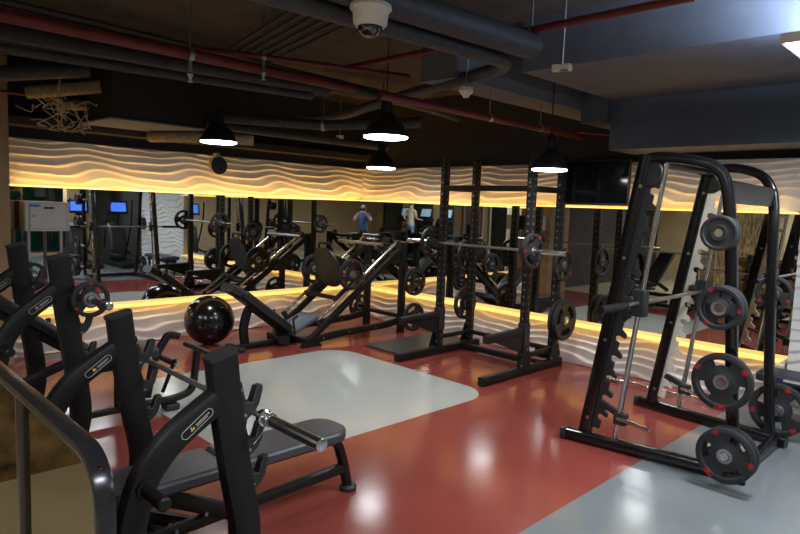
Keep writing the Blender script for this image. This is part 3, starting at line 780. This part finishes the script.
# ------------------------------------------------------------------ pendant lamps
def pendant(x, y, z, D, label, power=30):
    t = thing('pendant_lamp', label, 'pendant lamp', (x, y, z))
    R = D/2
    MB().lathe([(R, 0), (R*1.0, .015), (R*.93, .045), (R*.74, .105), (R*.46, .165), (R*.27, .20), (R*.25, .28), (R*.12, .33), (.006, .335)], n=40).build('lamp_shade', m_lampblk, t)
    MB().lathe([(R*.955, -.010), (R*.97, .004), (R*.9, .004), (R*.9, -.014)], n=40).build('diffuser', e_cool, t)
    MB().tube([(0, 0, .33), (0, 0, ZC-z)], .006, 8).build('cord', m_rubber, t)
    l = bpy.data.lights.new('lamp_light', 'SPOT'); l.energy = power; l.spot_size = math.radians(130); l.spot_blend = .6; l.shadow_soft_size = R*.8; l.color = (.93, .96, 1)
    lo = bpy.data.objects.new('lamp_light', l); COL.objects.link(lo); lo.parent = t; lo.location = (0, 0, -.05)
    return t
pendant(3.12, 5.80, 2.28, .365, 'black dome pendant lamp left of centre, hanging before the left wave band')
pendant(3.62, 3.88, 2.28, .385, 'nearest and largest black dome pendant lamp above the pale floor patch')
pendant(5.22, 5.66, 2.165, .36, 'black dome pendant lamp farthest away, hanging near the room corner')
pendant(5.12, 3.22, 2.10, .335, 'black dome pendant lamp hanging in front of the squat rack and television')

# ------------------------------------------------------------------ ceiling services
def pipe(name, pts, r, mat, label, cat='pipe', group=None, clamps=(), n=14):
    o = thing(name, label, cat, pts[0], group=group)
    W().tube(pts, r, n).build('pipe_run', mat, o)
    for p in clamps:
        W().tube([V(p)+V((0, 0, r+.01)), (p[0], p[1], ZC)], .006, 6).build('hanger_rod', m_steel, o)
        a = V(pts[-1])-V(pts[0]); a.normalize()
        W().tube([V(p)-a*.018, V(p)+a*.018], r*1.15, n).build('pipe_clamp', m_steel, o)
    return o
pipe('sprinkler_pipe', [(-2, 4.43, 2.75), (3.73, 4.43, 2.75)], .042, m_pipe_red, 'thick red sprinkler pipe running along the ceiling from the upper left', clamps=[(2.15, 4.43, 2.75)])
pipe('sprinkler_pipe', [(2.2, 4.60, 2.84), (3.95, 3.96, 2.84)], .022, m_pipe_red, 'thin red pipe crossing at a slant beside the thick red sprinkler pipe', clamps=[(2.75, 4.40, 2.84)])
pipe('sprinkler_pipe', [(3.58, 4.50, 2.90), (3.58, 1.4, 2.90)], .025, m_pipe_red, 'red branch pipe high behind the dome camera, running towards the upper right', clamps=[(3.58, 2.45, 2.9)])
pipe('sprinkler_pipe', [(3.1, 3.40, 2.50), (6.0, 3.40, 2.50)], .032, m_pipe_red, 'red sprinkler pipe at mid height leading to the right wall above the rack', clamps=[(4.4, 3.40, 2.5), (5.2, 3.4, 2.5)])
pipe('sprinkler_pipe', [(5.55, 3.2, 2.49), (6.1, 2.7, 2.45), (6.1, 1.0, 2.45)], .012, m_pipe_red, 'thinnest red pipe bending along the right wall above the wave band')
pipe('insulated_pipe', [(-2, 4.92, 2.76), (1.06, 4.90, 2.76), (3.6, 4.66, 2.74)], .06, m_pipe_blk, 'thick black insulated pipe below the red pipe at upper left')
pipe('insulated_pipe', [(-2, 4.72, 2.60), (1.0, 4.66, 2.60), (3.2, 4.36, 2.60)], .032, m_pipe_blk, 'thin black insulated pipe lowest of the run at upper left')
pipe('insulated_pipe', [(1.2, 2.72, 2.84), (3.62, 2.46, 2.80)], .085, m_pipe_gry, 'thick grey insulated pipe passing right of the dome camera')
pipe('insulated_pipe', fillet([(1.4, 2.78, 2.72), (3.66, 2.62, 2.72), (4.26, 4.66, 2.72), (4.6, 5.8, 2.70), (3.9, 7.1, 2.68)], .25, 8), .05, m_pipe_gry, 'grey insulated pipe turning a corner and running to the back wall')
pipe('insulated_pipe', [(3.4, 5.0, 2.90), (5.6, 5.2, 2.88), (6.2, 5.3, 2.86)], .05, m_pipe_gry, 'grey insulated pipe over the squat rack near the corner', clamps=[(5.6, 5.2, 2.88)])
pipe('insulated_pipe', [(3.28, 6.4, 2.52), (5.9, 6.3, 2.50)], .05, m_pipe_blk, 'black insulated pipe low in front of the back wall above the leg press')
pipe('insulated_pipe', [(3.2, 6.0, 2.55), (4.2, 5.5, 2.55), (4.6, 4.4, 2.55)], .055, m_pipe_blk, 'black insulated pipe slanting behind the largest pendant lamp', clamps=[(4.2, 5.5, 2.55)])
pipe('foam_pipe', [(2.90, 6.93, 2.367), (3.25, 6.35, 2.367), (3.7, 6.1, 2.367)], .06, m_foam, 'tan foam wrapped pipe stub under the dark fan coil box', n=16)
for k, (p, q) in enumerate((((1.35, 6.6, 2.74), (2.1, 6.4, 2.88)), ((1.7, 6.9, 2.66), (2.25, 6.5, 2.76)), ((2.0, 7.0, 2.60), (2.45, 6.8, 2.62)))):
    pipe('flexible_duct', [p, q], .07-.008*k, m_foam if k else m_pipe_blk, ('dark flexible duct left of the fan coil box', 'tan flexible duct entering the left side of the fan coil box', 'short tan duct below the other ducts by the fan coil box')[k], 'duct')
for k in range(6):
    pipe('conduit', [(2.5+.10*k, 2.9, 3.12), (3.35+.10*k, 6.9, 3.12)], .014, m_pipe_gry, 'one of the parallel grey conduits slanting across the dark slab', 'conduit', 'grey conduits on the slab', n=8)
for k in range(4):
    pipe('conduit', [(1.0, 5.35+.12*k, 3.08-.02*k), (6.2, 5.45+.12*k, 3.0)], .018, m_pipe_blk, 'one of the black conduits running straight to the right wall', 'conduit', 'black conduits to the right wall', n=8)
ct = thing('cable_tray', 'dark ladder cable tray under the slab at the upper left', 'cable tray', (0, 5.6, 2.95))
for s in (-1, 1): MB().b2((-1.6, s*.15-.01, -.03), (2.9, s*.15+.01, .05)).build('side_rail', m_pipe_blk, ct)
rg = MB()
for k in range(18): rg.b2((-1.5+k*.25, -.14, -.02), (-1.47+k*.25, .14, 0))
rg.build('rung_set', m_pipe_blk, ct)
fc = thing('fan_coil_box', 'large dark fan coil box hanging above the left wave band', 'fan coil unit', (2.7, 6.5, 2.42))
W().b2((2.24, 6.22, 2.445), (3.16, 6.95, 2.98)).build('casing', m_fcu, fc, bevel=.01)
W().b2((2.20, 6.18, 2.425), (3.20, 6.99, 2.445)).build('drip_tray', m_soff, fc, bevel=.004)
for x in (2.3, 3.1):
    for y in (6.3, 6.88): W().tube([(x, y, 2.98), (x, y, ZC)], .008, 6).build('hanger_rod', m_steel, fc)
# tangled cables
random.seed(3)
tc_ = thing('cable_tangle', 'tangle of pale loose cable ends hanging from the dark ceiling at left', 'cables', (2.0, 6.6, 2.5))
cbm = W()
for k in range(16):
    p = V((1.72+random.random()*.36, 6.3+random.random()*.25, 2.52+random.random()*.07)); pts = [p]
    for q in range(6):
        p = p+V((random.uniform(-.10, .11), random.uniform(-.05, .05), random.uniform(-.11, .04))); p.z = max(2.28, p.z); p.x = min(2.17, p.x); pts.append(p)
    cbm.tube(spline(pts, 4), .0045, 6)
cbm.tube(spline([(1.9, 6.6, ZC), (1.92, 6.62, 2.9), (1.88, 6.6, 2.55), (1.95, 6.58, 2.4)], 5), .008, 6)
o = cbm.build('loose_cables', m_cable, tc_); o['kind'] = 'stuff'
pipe('conduit', [(0.6, 6.85, 2.62), (1.8, 6.9, 2.64), (2.6, 6.8, 2.56)], .015, m_pipe_red, 'thin reddish conduit above the cable tangle', 'conduit', n=8)
# concrete beams and dropped soffits
struct(W().b2((4.22, -1.5, 2.80), (5.78, 2.96, ZC)).build('trim_7', m_soff))
struct(W().b2((5.78, -1.5, 2.33), (MX+.01, 2.98, ZC)).build('trim_8', m_soffd))
struct(W().b2((3.75, 3.26, 2.72), (MX+.01, 3.62, ZC)).build('trim_9', m_soff))
struct(W().b2((5.7, 2.98, 2.60), (MX+.01, 3.26, ZC)).build('trim_10', m_soffd))
struct(W().b2((-2, 6.0, 2.86), (2.1, 6.12, ZC)).build('trim_11', m_slab))
struct(W().b2((1.55, 7.0, 2.36), (6.3, MY+.01, 2.44)).build('trim_12', m_upper))
# cctv dome
cc = thing('dome_camera', 'white dome security camera hanging from a pole at the top centre', 'security camera', (2.235, 2.545, 2.69))
K_ = 1.28
MB().lathe([(r*K_, h*K_) for r, h in ((.085, .045), (.088, .03), (.075, .015), (.07, -.03), (.06, -.042))], n=36).build('housing', m_white, cc)
MB().ball((0, 0, -.045), .068, 28, 16).build('lens_dome', m_lens, cc)
MB().tube([(0, 0, .04), (-.04, -.06, .10), (-.06, -.10, ZC-2.69)], .022, 12).build('pole', m_white, cc)
MB().tube(spline([(.03, 0, .04), (.09, -.02, .16), (.07, 0, .3), (.03, 0, .48)], 5), .005, 8).build('cable', m_white, cc)
def glow_fill(t, e):  # added blue lamp facing up, brightens the soffit for the corner glow
    l = bpy.data.lights.new('glow_fill_light', 'AREA'); l.shape = 'RECTANGLE'; l.size = .4; l.size_y = .4; l.energy = e; l.color = (.55, .72, 1)
    lo = bpy.data.objects.new('glow_fill_light', l); COL.objects.link(lo); lo.parent = t; lo.location = (0, 0, .06); lo.rotation_euler = (PI, 0, 0)
def detector(x, y, z, label):
    t = thing('smoke_detector', label, 'smoke detector', (x, y, z))
    MB().lathe([(.05, .03), (.055, .0), (.045, -.015), (.028, -.03), (.022, -.045)], n=24).build('detector_head', m_white, t)
    MB().tube([(0, 0, .03), (0, 0, ZC-z)], .008, 8).build('drop_rod', m_steel, t)
detector(3.77, 3.15, 2.60, 'white smoke detector beside the red pipe, right of the dome camera')
detector(5.10, 6.33, 2.55, 'small white smoke detector far back, left of the largest pendant lamp')
el = thing('emergency_light', 'small white emergency light box under the soffit right of centre', 'emergency light', (3.80, 2.34, 2.68))
MB().box((0, 0, 0), (.06, .13, .045), Matrix.Rotation(.3, 4, 'Z')).build('light_housing', m_white, el, bevel=.008)
MB().box((-.02, -.03, -.025), (.03, .05, .008), Matrix.Rotation(.3, 4, 'Z')).build('light_lens', m_steel, el)
MB().tube([(0, 0, .02), (0, 0, ZC-2.68)], .009, 8).build('drop_rod', m_steel, el)

for x, y, z, nm in ((2.15, 4.43, 2.708, 'sprinkler_pipe'), (2.75, 4.40, 2.819, 'sprinkler_pipe.001')):
    t = bpy.data.objects[nm]
    h = W().tube([(x, y, z), (x, y, z-.09)], .016, 12).build('sprinkler_drop', m_steel, t)
    W().lathe([(.022, z-.088), (.026, z-.10), (.014, z-.125), (.008, z-.15), (.022, z-.152), (.022, z-.155)], at=(x, y, 0), n=16).build('sprinkler_nozzle', m_steel, h)

# ceiling light at the top right, plus added fill panels out of view
def panel(x, y, z, w, d, label, power, group=None):
    t = thing('ceiling_or_fill_light', label, 'ceiling light', (x, y, z), group=group)
    MB().b2((-w/2, -d/2, 0), (w/2, d/2, .05)).build('light_housing', m_white, t, bevel=.004)
    MB().b2((-w/2+.02, -d/2+.02, -.006), (w/2-.02, d/2-.02, .0)).build('diffuser', e_panel, t)
    for sx in (-1, 1): MB().tube([(sx*w*.4, 0, .05), (sx*w*.4, 0, ZC-z)], .005, 6).build('hanger_rod', m_steel, t)
    l = bpy.data.lights.new('panel_light', 'AREA'); l.shape = 'RECTANGLE'; l.size = w; l.size_y = d; l.energy = power; l.color = (.86, .93, 1)
    l.spread = math.radians(170)
    lo = bpy.data.objects.new('panel_light', l); COL.objects.link(lo); lo.parent = t; lo.location = (0, 0, -.03)
    return t
t_ = panel(3.90, .74, 2.60, .5, .5, 'bright cool ceiling light at the top right corner of the view', 42); glow_fill(t_, 52)
panel(1.2, -.6, 2.9, 1.2, .3, 'added fill panel over the grey floor behind the photographer', 55)  # this and the panels below are unseen fill, added to brighten the room
panel(4.6, -2.4, 2.72, 1.2, .3, 'added fill panel above the cross trainers', 55)
panel(-2.2, 1.0, 2.9, .3, 1.2, 'added fill panel above the treadmills', 85)
panel(-2.2, 4.6, 2.62, .3, 1.2, 'added fill panel near the far left wall', 65)
panel(-.9, 2.4, 2.9, .3, 1.0, 'added fill panel above the corridor behind the glass railing', 14)

# ------------------------------------------------------------------ rest of the room, seen in the mirrors
for k, (x0, x1) in enumerate(((4.2, 5.12), (5.2, 6.1))):
    w = W(); w.b2((x0-.04, YF, .1), (x1+.04, YF+.05, .14)); w.b2((x0-.04, YF, 2.36), (x1+.04, YF+.05, 2.4)); w.b2((x0-.04, YF, .1), (x0, YF+.05, 2.4)); w.b2((x1, YF, .1), (x1+.04, YF+.05, 2.4)); w.b2((x0, YF, 1.25), (x1, YF+.04, 1.29))
    o = struct(w.build('window_%d' % (k+1), m_frame))
    p = W().b2((x0, YF+.015, .14), (x1, YF+.025, 2.36)).build('window_pane', m_winglass, o)
    p = W().b2((x0, YF+.004, .14), (x1, YF+.010, 2.36)).build('window_backlight', e_teal, o)
for k, y0 in enumerate((-3.9, -2.3, -.7, .9, 2.5)):
    w = W(); w.b2((XL, y0, .5), (XL+.05, y0+1.2, .55)); w.b2((XL, y0, 2.25), (XL+.05, y0+1.2, 2.3)); w.b2((XL, y0, .5), (XL+.05, y0+.05, 2.3)); w.b2((XL, y0+1.15, .5), (XL+.05, y0+1.2, 2.3))
    o = struct(w.build('window_%d' % (k+3), m_frame))
    W().b2((XL+.005, y0+.05, .55), (XL+.02, y0+1.15, 2.25)).build('window_pane', M('smoked glass', (.05, .055, .04), .08), o)
    led('led_strip', (XL+.05, y0+.05, 2.2), (XL+.07, y0+1.15, 2.215), e_yel, ['warm light strip over the first window from the front wall', 'warm light strip over the second window from the front wall', 'warm light strip over the middle window of the left wall', 'warm light strip over the fourth window from the front wall', 'warm light strip over the last window towards the mirror wall'][k])
for k, y in enumerate((-2.5, -.9, .7, 2.3, 4.0)):
    struct(W().b2((XL, y-.12, 0), (XL+.22, y+.12, ZC)).build('trim_%d' % (13+k), m_tan))
struct(W().b2((5.02, -2.7, 0), (5.32, -2.4, ZC)).build('trim_18', m_tan))
d1 = struct(W().b2((XL, 4.6, 0), (XL+.05, 5.6, 2.1)).build('door_1', M('yellow door', (.5, .33, .08), .5)))
W().beam([(XL+.08, 5.45, .95), (XL+.08, 5.45, 1.15)], .02, .02).build('door_handle', m_steel, d1)

tm = thing('treadmill', 'x', 'treadmill', (0, 0, 0))
MB().prism(pad_poly(-.85, .75, .36, .05, .05), 'XY', .08, .17).build('deck', m_frame, tm, bevel=.01)
MB().box((.05, 0, .174), (1.4, .5, .012)).build('running_belt', m_rubber, tm)
for s in (-1, 1):
    MB().box((.05, s*.3, .185), (1.45, .09, .03)).build('side_rail', m_steel, tm, bevel=.004)
    MB().beam([(-.72, s*.34, .15), (-.60, s*.34, 1.22)], .07, .10).build('upright', m_frame, tm)
    MB().tube(fillet([(-.6, s*.34, 1.08), (-.25, s*.36, 1.0), (.0, s*.36, .92)], .1), .022, 10).build('handrail', m_rubber, tm)
MB().prism([(-1.0, .03), (-.62, .03), (-.62, .24), (-.9, .27), (-1.0, .2)], 'XZ', -.36, .36).build('motor_cover', m_frame, tm, bevel=.015)
cs = MB().box((-.62, 0, 1.24), (.10, .78, .16), Matrix.Rotation(-.45, 4, 'Y')).build('console', m_frame, tm, bevel=.02)
cp = MB().box((-.70, 0, 1.50), (.05, .56, .36), Matrix.Rotation(-.25, 4, 'Y')).build('screen_housing', m_frame, tm, bevel=.012)
MB().box((-.672, 0, 1.51), (.006, .46, .28), Matrix.Rotation(-.25, 4, 'Y')).build('screen', e_scr2, cp)
MB().box((0.05, 0, .04), (1.5, .6, .08)).build('base_frame', m_frame, tm)
tl = ['treadmill nearest the front wall in the row by the windows', 'second treadmill from the front wall in the row', 'third treadmill from the front wall in the row', 'treadmill of the row farthest from the front wall']
for k, y in enumerate((-1.9, -.9, .1, 1.1)):
    if k == 0: tm.location = (-3.2, y, 0); tm['label'] = tl[0]; tm['group'] = 'treadmills by the windows'
    else: dup(tm, (-3.2, y, 0), (0, 0, 0), tl[k])
et = thing('cross_trainer', 'black cross trainer with a blue screen by the white wave wall', 'cross trainer', (5.82, -1.0, 0), PI/2)
MB().box((0, 0, .06), (1.5, .5, .12)).build('base_frame', m_frame, et, bevel=.02)
MB().prism([(-.75, .1), (-.15, .1), (-.12, .5), (-.25, .95), (-.5, 1.05), (-.72, .9)], 'XZ', -.2, .2).build('drive_housing', m_rubber, et, bevel=.05)
MB().beam([(-.3, 0, .8), (-.22, 0, 1.35)], .09, .09).build('mast', m_frame, et)
cp = MB().box((-.2, 0, 1.42), (.06, .46, .32), Matrix.Rotation(-.2, 4, 'Y')).build('console', m_frame, et, bevel=.012)
MB().box((-.167, 0, 1.43), (.006, .36, .22), Matrix.Rotation(-.2, 4, 'Y')).build('screen', e_scr, cp)
for s in (-1, 1):
    MB().tube(spline([(-.35, s*.27, .45), (-.2, s*.3, .9), (-.05, s*.28, 1.3), (.05, s*.24, 1.62)], 5), .02, 10).build('moving_arm', m_frame, et)
    MB().beam([(-.4, s*.24, .35), (.5, s*.24, .22)], .05, .05).build('pedal_rail', m_frame, et)
    MB().box((.3, s*.24, .29), (.36, .15, .04)).build('pedal', m_rubber, et, bevel=.01)
dup(et, (4.95, -1.15, 0), (0, 0, PI/2), 'black cross trainer with a blue screen, beside the one at the wave wall')
# people
def person(name, label, loc, rz, J, edges, mats, extra):
    me = bpy.data.meshes.new(name); ks = list(J)
    me.from_pydata([J[k][0] for k in ks], [(ks.index(a), ks.index(b)) for a, b in edges], [])
    o = bpy.data.objects.new(name, me); COL.objects.link(o)
    sk = o.modifiers.new('skin', 'SKIN'); sk.use_smooth_shade = True
    for i, k in enumerate(ks):
        r = J[k][1]; r = (r, r) if isinstance(r, float) else r
        me.skin_vertices[0].data[i].radius = r
        me.skin_vertices[0].data[i].use_root = (k == 'pelvis')
    sb = o.modifiers.new('sub', 'SUBSURF'); sb.levels = sb.render_levels = 1
    dg = bpy.context.evaluated_depsgraph_get()
    m2 = bpy.data.meshes.new_from_object(o.evaluated_get(dg))
    o.modifiers.clear(); o.data = m2
    m2.materials.clear()
    for m in mats: m2.materials.append(m)
    segs = [(V(J[a][0]), V(J[b][0]), J[a][2], J[b][2]) for a, b in edges]
    for p in m2.polygons:
        p.use_smooth = True; c = p.center; best = None
        for a, b, ma, mb_ in segs:
            ab = b-a; t = max(0, min(1, (c-a).dot(ab)/max(1e-9, ab.length_squared))); dd = (a+ab*t-c).length
            if best is None or dd < best[0]: best = (dd, ma if t < .5 else mb_)
        if best[1] < 2 and abs(c.x) < .2 and .7 < c.z < 1.3: best = (0, 0 if c.z > .90 else 1)
        p.material_index = best[1]
    o.location = loc; o.rotation_euler = (0, 0, rz)
    tag(o, label, 'person')
    extra(o)
    return o
def body(arms, legs, hz=0):
    J = {'pelvis': ((0, 0, .94), (.155, .11), 1), 'waist': ((0, 0, 1.08), (.14, .10), 0), 'chest': ((0, .01, 1.27), (.165, .115), 0), 'upper': ((0, 0, 1.41), (.12, .09), 0),
         'neck': ((0, 0, 1.50), .056, 2), 'jaw': ((0, .02, 1.575), (.062, .075), 2), 'skull': ((0, .012, 1.665), (.076, .095), 2), 'crown': ((0, .005, 1.735), (.052, .065), 2), 'nose': ((0, .118, 1.635), .013, 2)}
    E_ = [('pelvis', 'waist'), ('waist', 'chest'), ('chest', 'upper'), ('upper', 'neck'), ('neck', 'jaw'), ('jaw', 'skull'), ('skull', 'crown'), ('skull', 'nose')]
    for s, nm in ((-1, 'l'), (1, 'r')):
        sh, elb, wr, hd = arms[nm]
        kn, an, to = legs[nm]
        J.update({nm+'sh': ((s*.18, 0, 1.42), .062, 0), nm+'el': (elb, .043, 2), nm+'wr': (wr, .028, 2), nm+'pa': (hd, (.036, .017), 2)})
        E_ += [('upper', nm+'sh'), (nm+'sh', nm+'el'), (nm+'el', nm+'wr'), (nm+'wr', nm+'pa')]
        w, h = V(wr), V(hd); dv = (h-w).normalized(); sd = dv.cross(V((0, 0, 1)))
        if sd.length < .1: sd = V((0, 1, 0))
        sd.normalize(); cu = V((0, 0, -1)) if abs(dv.z) < .8 else V((0, 1, 0))
        for q, ln in enumerate((.068, .078, .072, .055)):
            off = sd*((q-1.5)*.019)*s
            J[nm+'f%d' % q] = (tuple(h+off+dv*.035), .0095, 2); J[nm+'g%d' % q] = (tuple(h+off+dv*(.035+ln*.6)+cu*.012), .0085, 2); J[nm+'h%d' % q] = (tuple(h+off+dv*(.035+ln*.9)+cu*.034), .0075, 2)
            E_ += [(nm+'pa', nm+'f%d' % q), (nm+'f%d' % q, nm+'g%d' % q), (nm+'g%d' % q, nm+'h%d' % q)]
        th = w+(h-w)*.4
        J[nm+'t0'] = (tuple(th-sd*.04*s+dv*.02), .011, 2); J[nm+'t1'] = (tuple(th-sd*.055*s+dv*.06+cu*.01), .009, 2)
        E_ += [(nm+'pa', nm+'t0'), (nm+'t0', nm+'t1')]
        J.update({nm+'hp': ((s*.09, 0, .86), .095, 1), nm+'kn': (kn, .06, 1), nm+'an': (an, .042, 1), nm+'he': ((an[0], an[1]-.03, an[2]-.045), .036, 3), nm+'to': (to, .034, 3)})
        E_ += [('pelvis', nm+'hp'), (nm+'hp', nm+'kn'), (nm+'kn', nm+'an'), (nm+'an', nm+'he'), (nm+'he', nm+'to')]
    return J, E_
def head_bits(o):
    hb = MB().ball((0, -.012, 1.69), .098, 24, 16, (.92, 1.05, .86))
    bmesh.ops.delete(hb.bm, geom=[v for v in hb.bm.verts if v.co.z < 1.66 and v.co.y > .01 or v.co.z < 1.60 or (v.co.y > .06 and v.co.z < 1.715)], context='VERTS')
    hb.build('hair', m_hair, o)
    for s in (-1, 1):
        MB().ball((s*.031, .092, 1.655), .010, 12, 8).build('eye', m_lens, o)
        MB().ball((s*.080, .0, 1.64), .028, 12, 8, (.35, .7, 1.1)).build('ear', m_skin, o)
    MB().ball((0, .095, 1.588), .02, 12, 8, (1.2, .35, .3)).build('mouth', m_red, o)
stand = {'l': ((-.10, .02, .50), (-.11, -.01, .085), (-.13, .15, .036)), 'r': ((.10, .02, .50), (.11, -.01, .085), (.13, .15, .036))}
armp = {'l': (0, (-.27, .14, 1.22), (-.14, .33, 1.40), (-.095, .38, 1.46)), 'r': (0, (.27, .14, 1.22), (.14, .33, 1.40), (.095, .38, 1.46))}
J, E_ = body(armp, stand)
ph = person('person', 'person in a blue t-shirt holding up a phone, seen in the mirror', (-.36, -.36, 0), -PI/4, J, E_, [m_shirtb, m_trous, m_skin, m_shoe], head_bits)
po = W().box((-.075, -.075, 1.56), (.155, .009, .076), -PI/4).build('phone', m_lens, bevel=.003); tag(po, 'dark phone held up by the person in the blue t-shirt', 'phone')
walk = {'l': ((-.09, .14, .52), (-.10, .12, .12), (-.11, .28, .07)), 'r': ((.09, -.02, .50), (.10, -.26, .15), (.11, -.13, .05))}
armw = {'l': (0, (-.26, -.10, 1.16), (-.24, .10, 1.02), (-.235, .17, 1.00)), 'r': (0, (.26, .02, 1.14), (.24, .22, 1.10), (.235, .29, 1.10))}
J, E_ = body(armw, walk)
person('person', 'person in a sand top and blue trousers walking on a treadmill, seen in the mirror', (-3.1, -.9, .155), PI/2, J, E_, [m_shirtt, m_jean, m_skin, m_shoe], head_bits)

# ------------------------------------------------------------------ world, camera
w = bpy.data.worlds.new('world'); sc.world = w; w.use_nodes = True
w.node_tree.nodes['Background'].inputs[0].default_value = (.02, .024, .03, 1)
w.node_tree.nodes['Background'].inputs[1].default_value = .3
cam = bpy.data.cameras.new('camera'); co = bpy.data.objects.new('camera', cam); COL.objects.link(co)
cam.sensor_width = 36; cam.lens = 620/800*36; cam.clip_start = .05
R = Matrix(((0.712, 0.042, -0.701), (-0.701, 0.095, -0.707), (0.037, 0.995, 0.097)))
X, Y, Z = V(R.col[0]), V(R.col[1]), V(R.col[2])
Z.normalize(); X = (X-Z*X.dot(Z)).normalized(); Y = Z.cross(X)
co.matrix_world = Matrix.Translation((0, 0, 1.7)) @ Matrix((X, Y, Z)).transposed().to_4x4()
sc.camera = co
sc.view_settings.view_transform = 'Standard'
sc.view_settings.exposure = 0.72
cy = sc.cycles
cy.max_bounces = 10; cy.glossy_bounces = 8; cy.diffuse_bounces = 3; cy.transparent_max_bounces = 8
cy.sample_clamp_indirect = 6; cy.use_denoising = True; cy.caustics_reflective = False
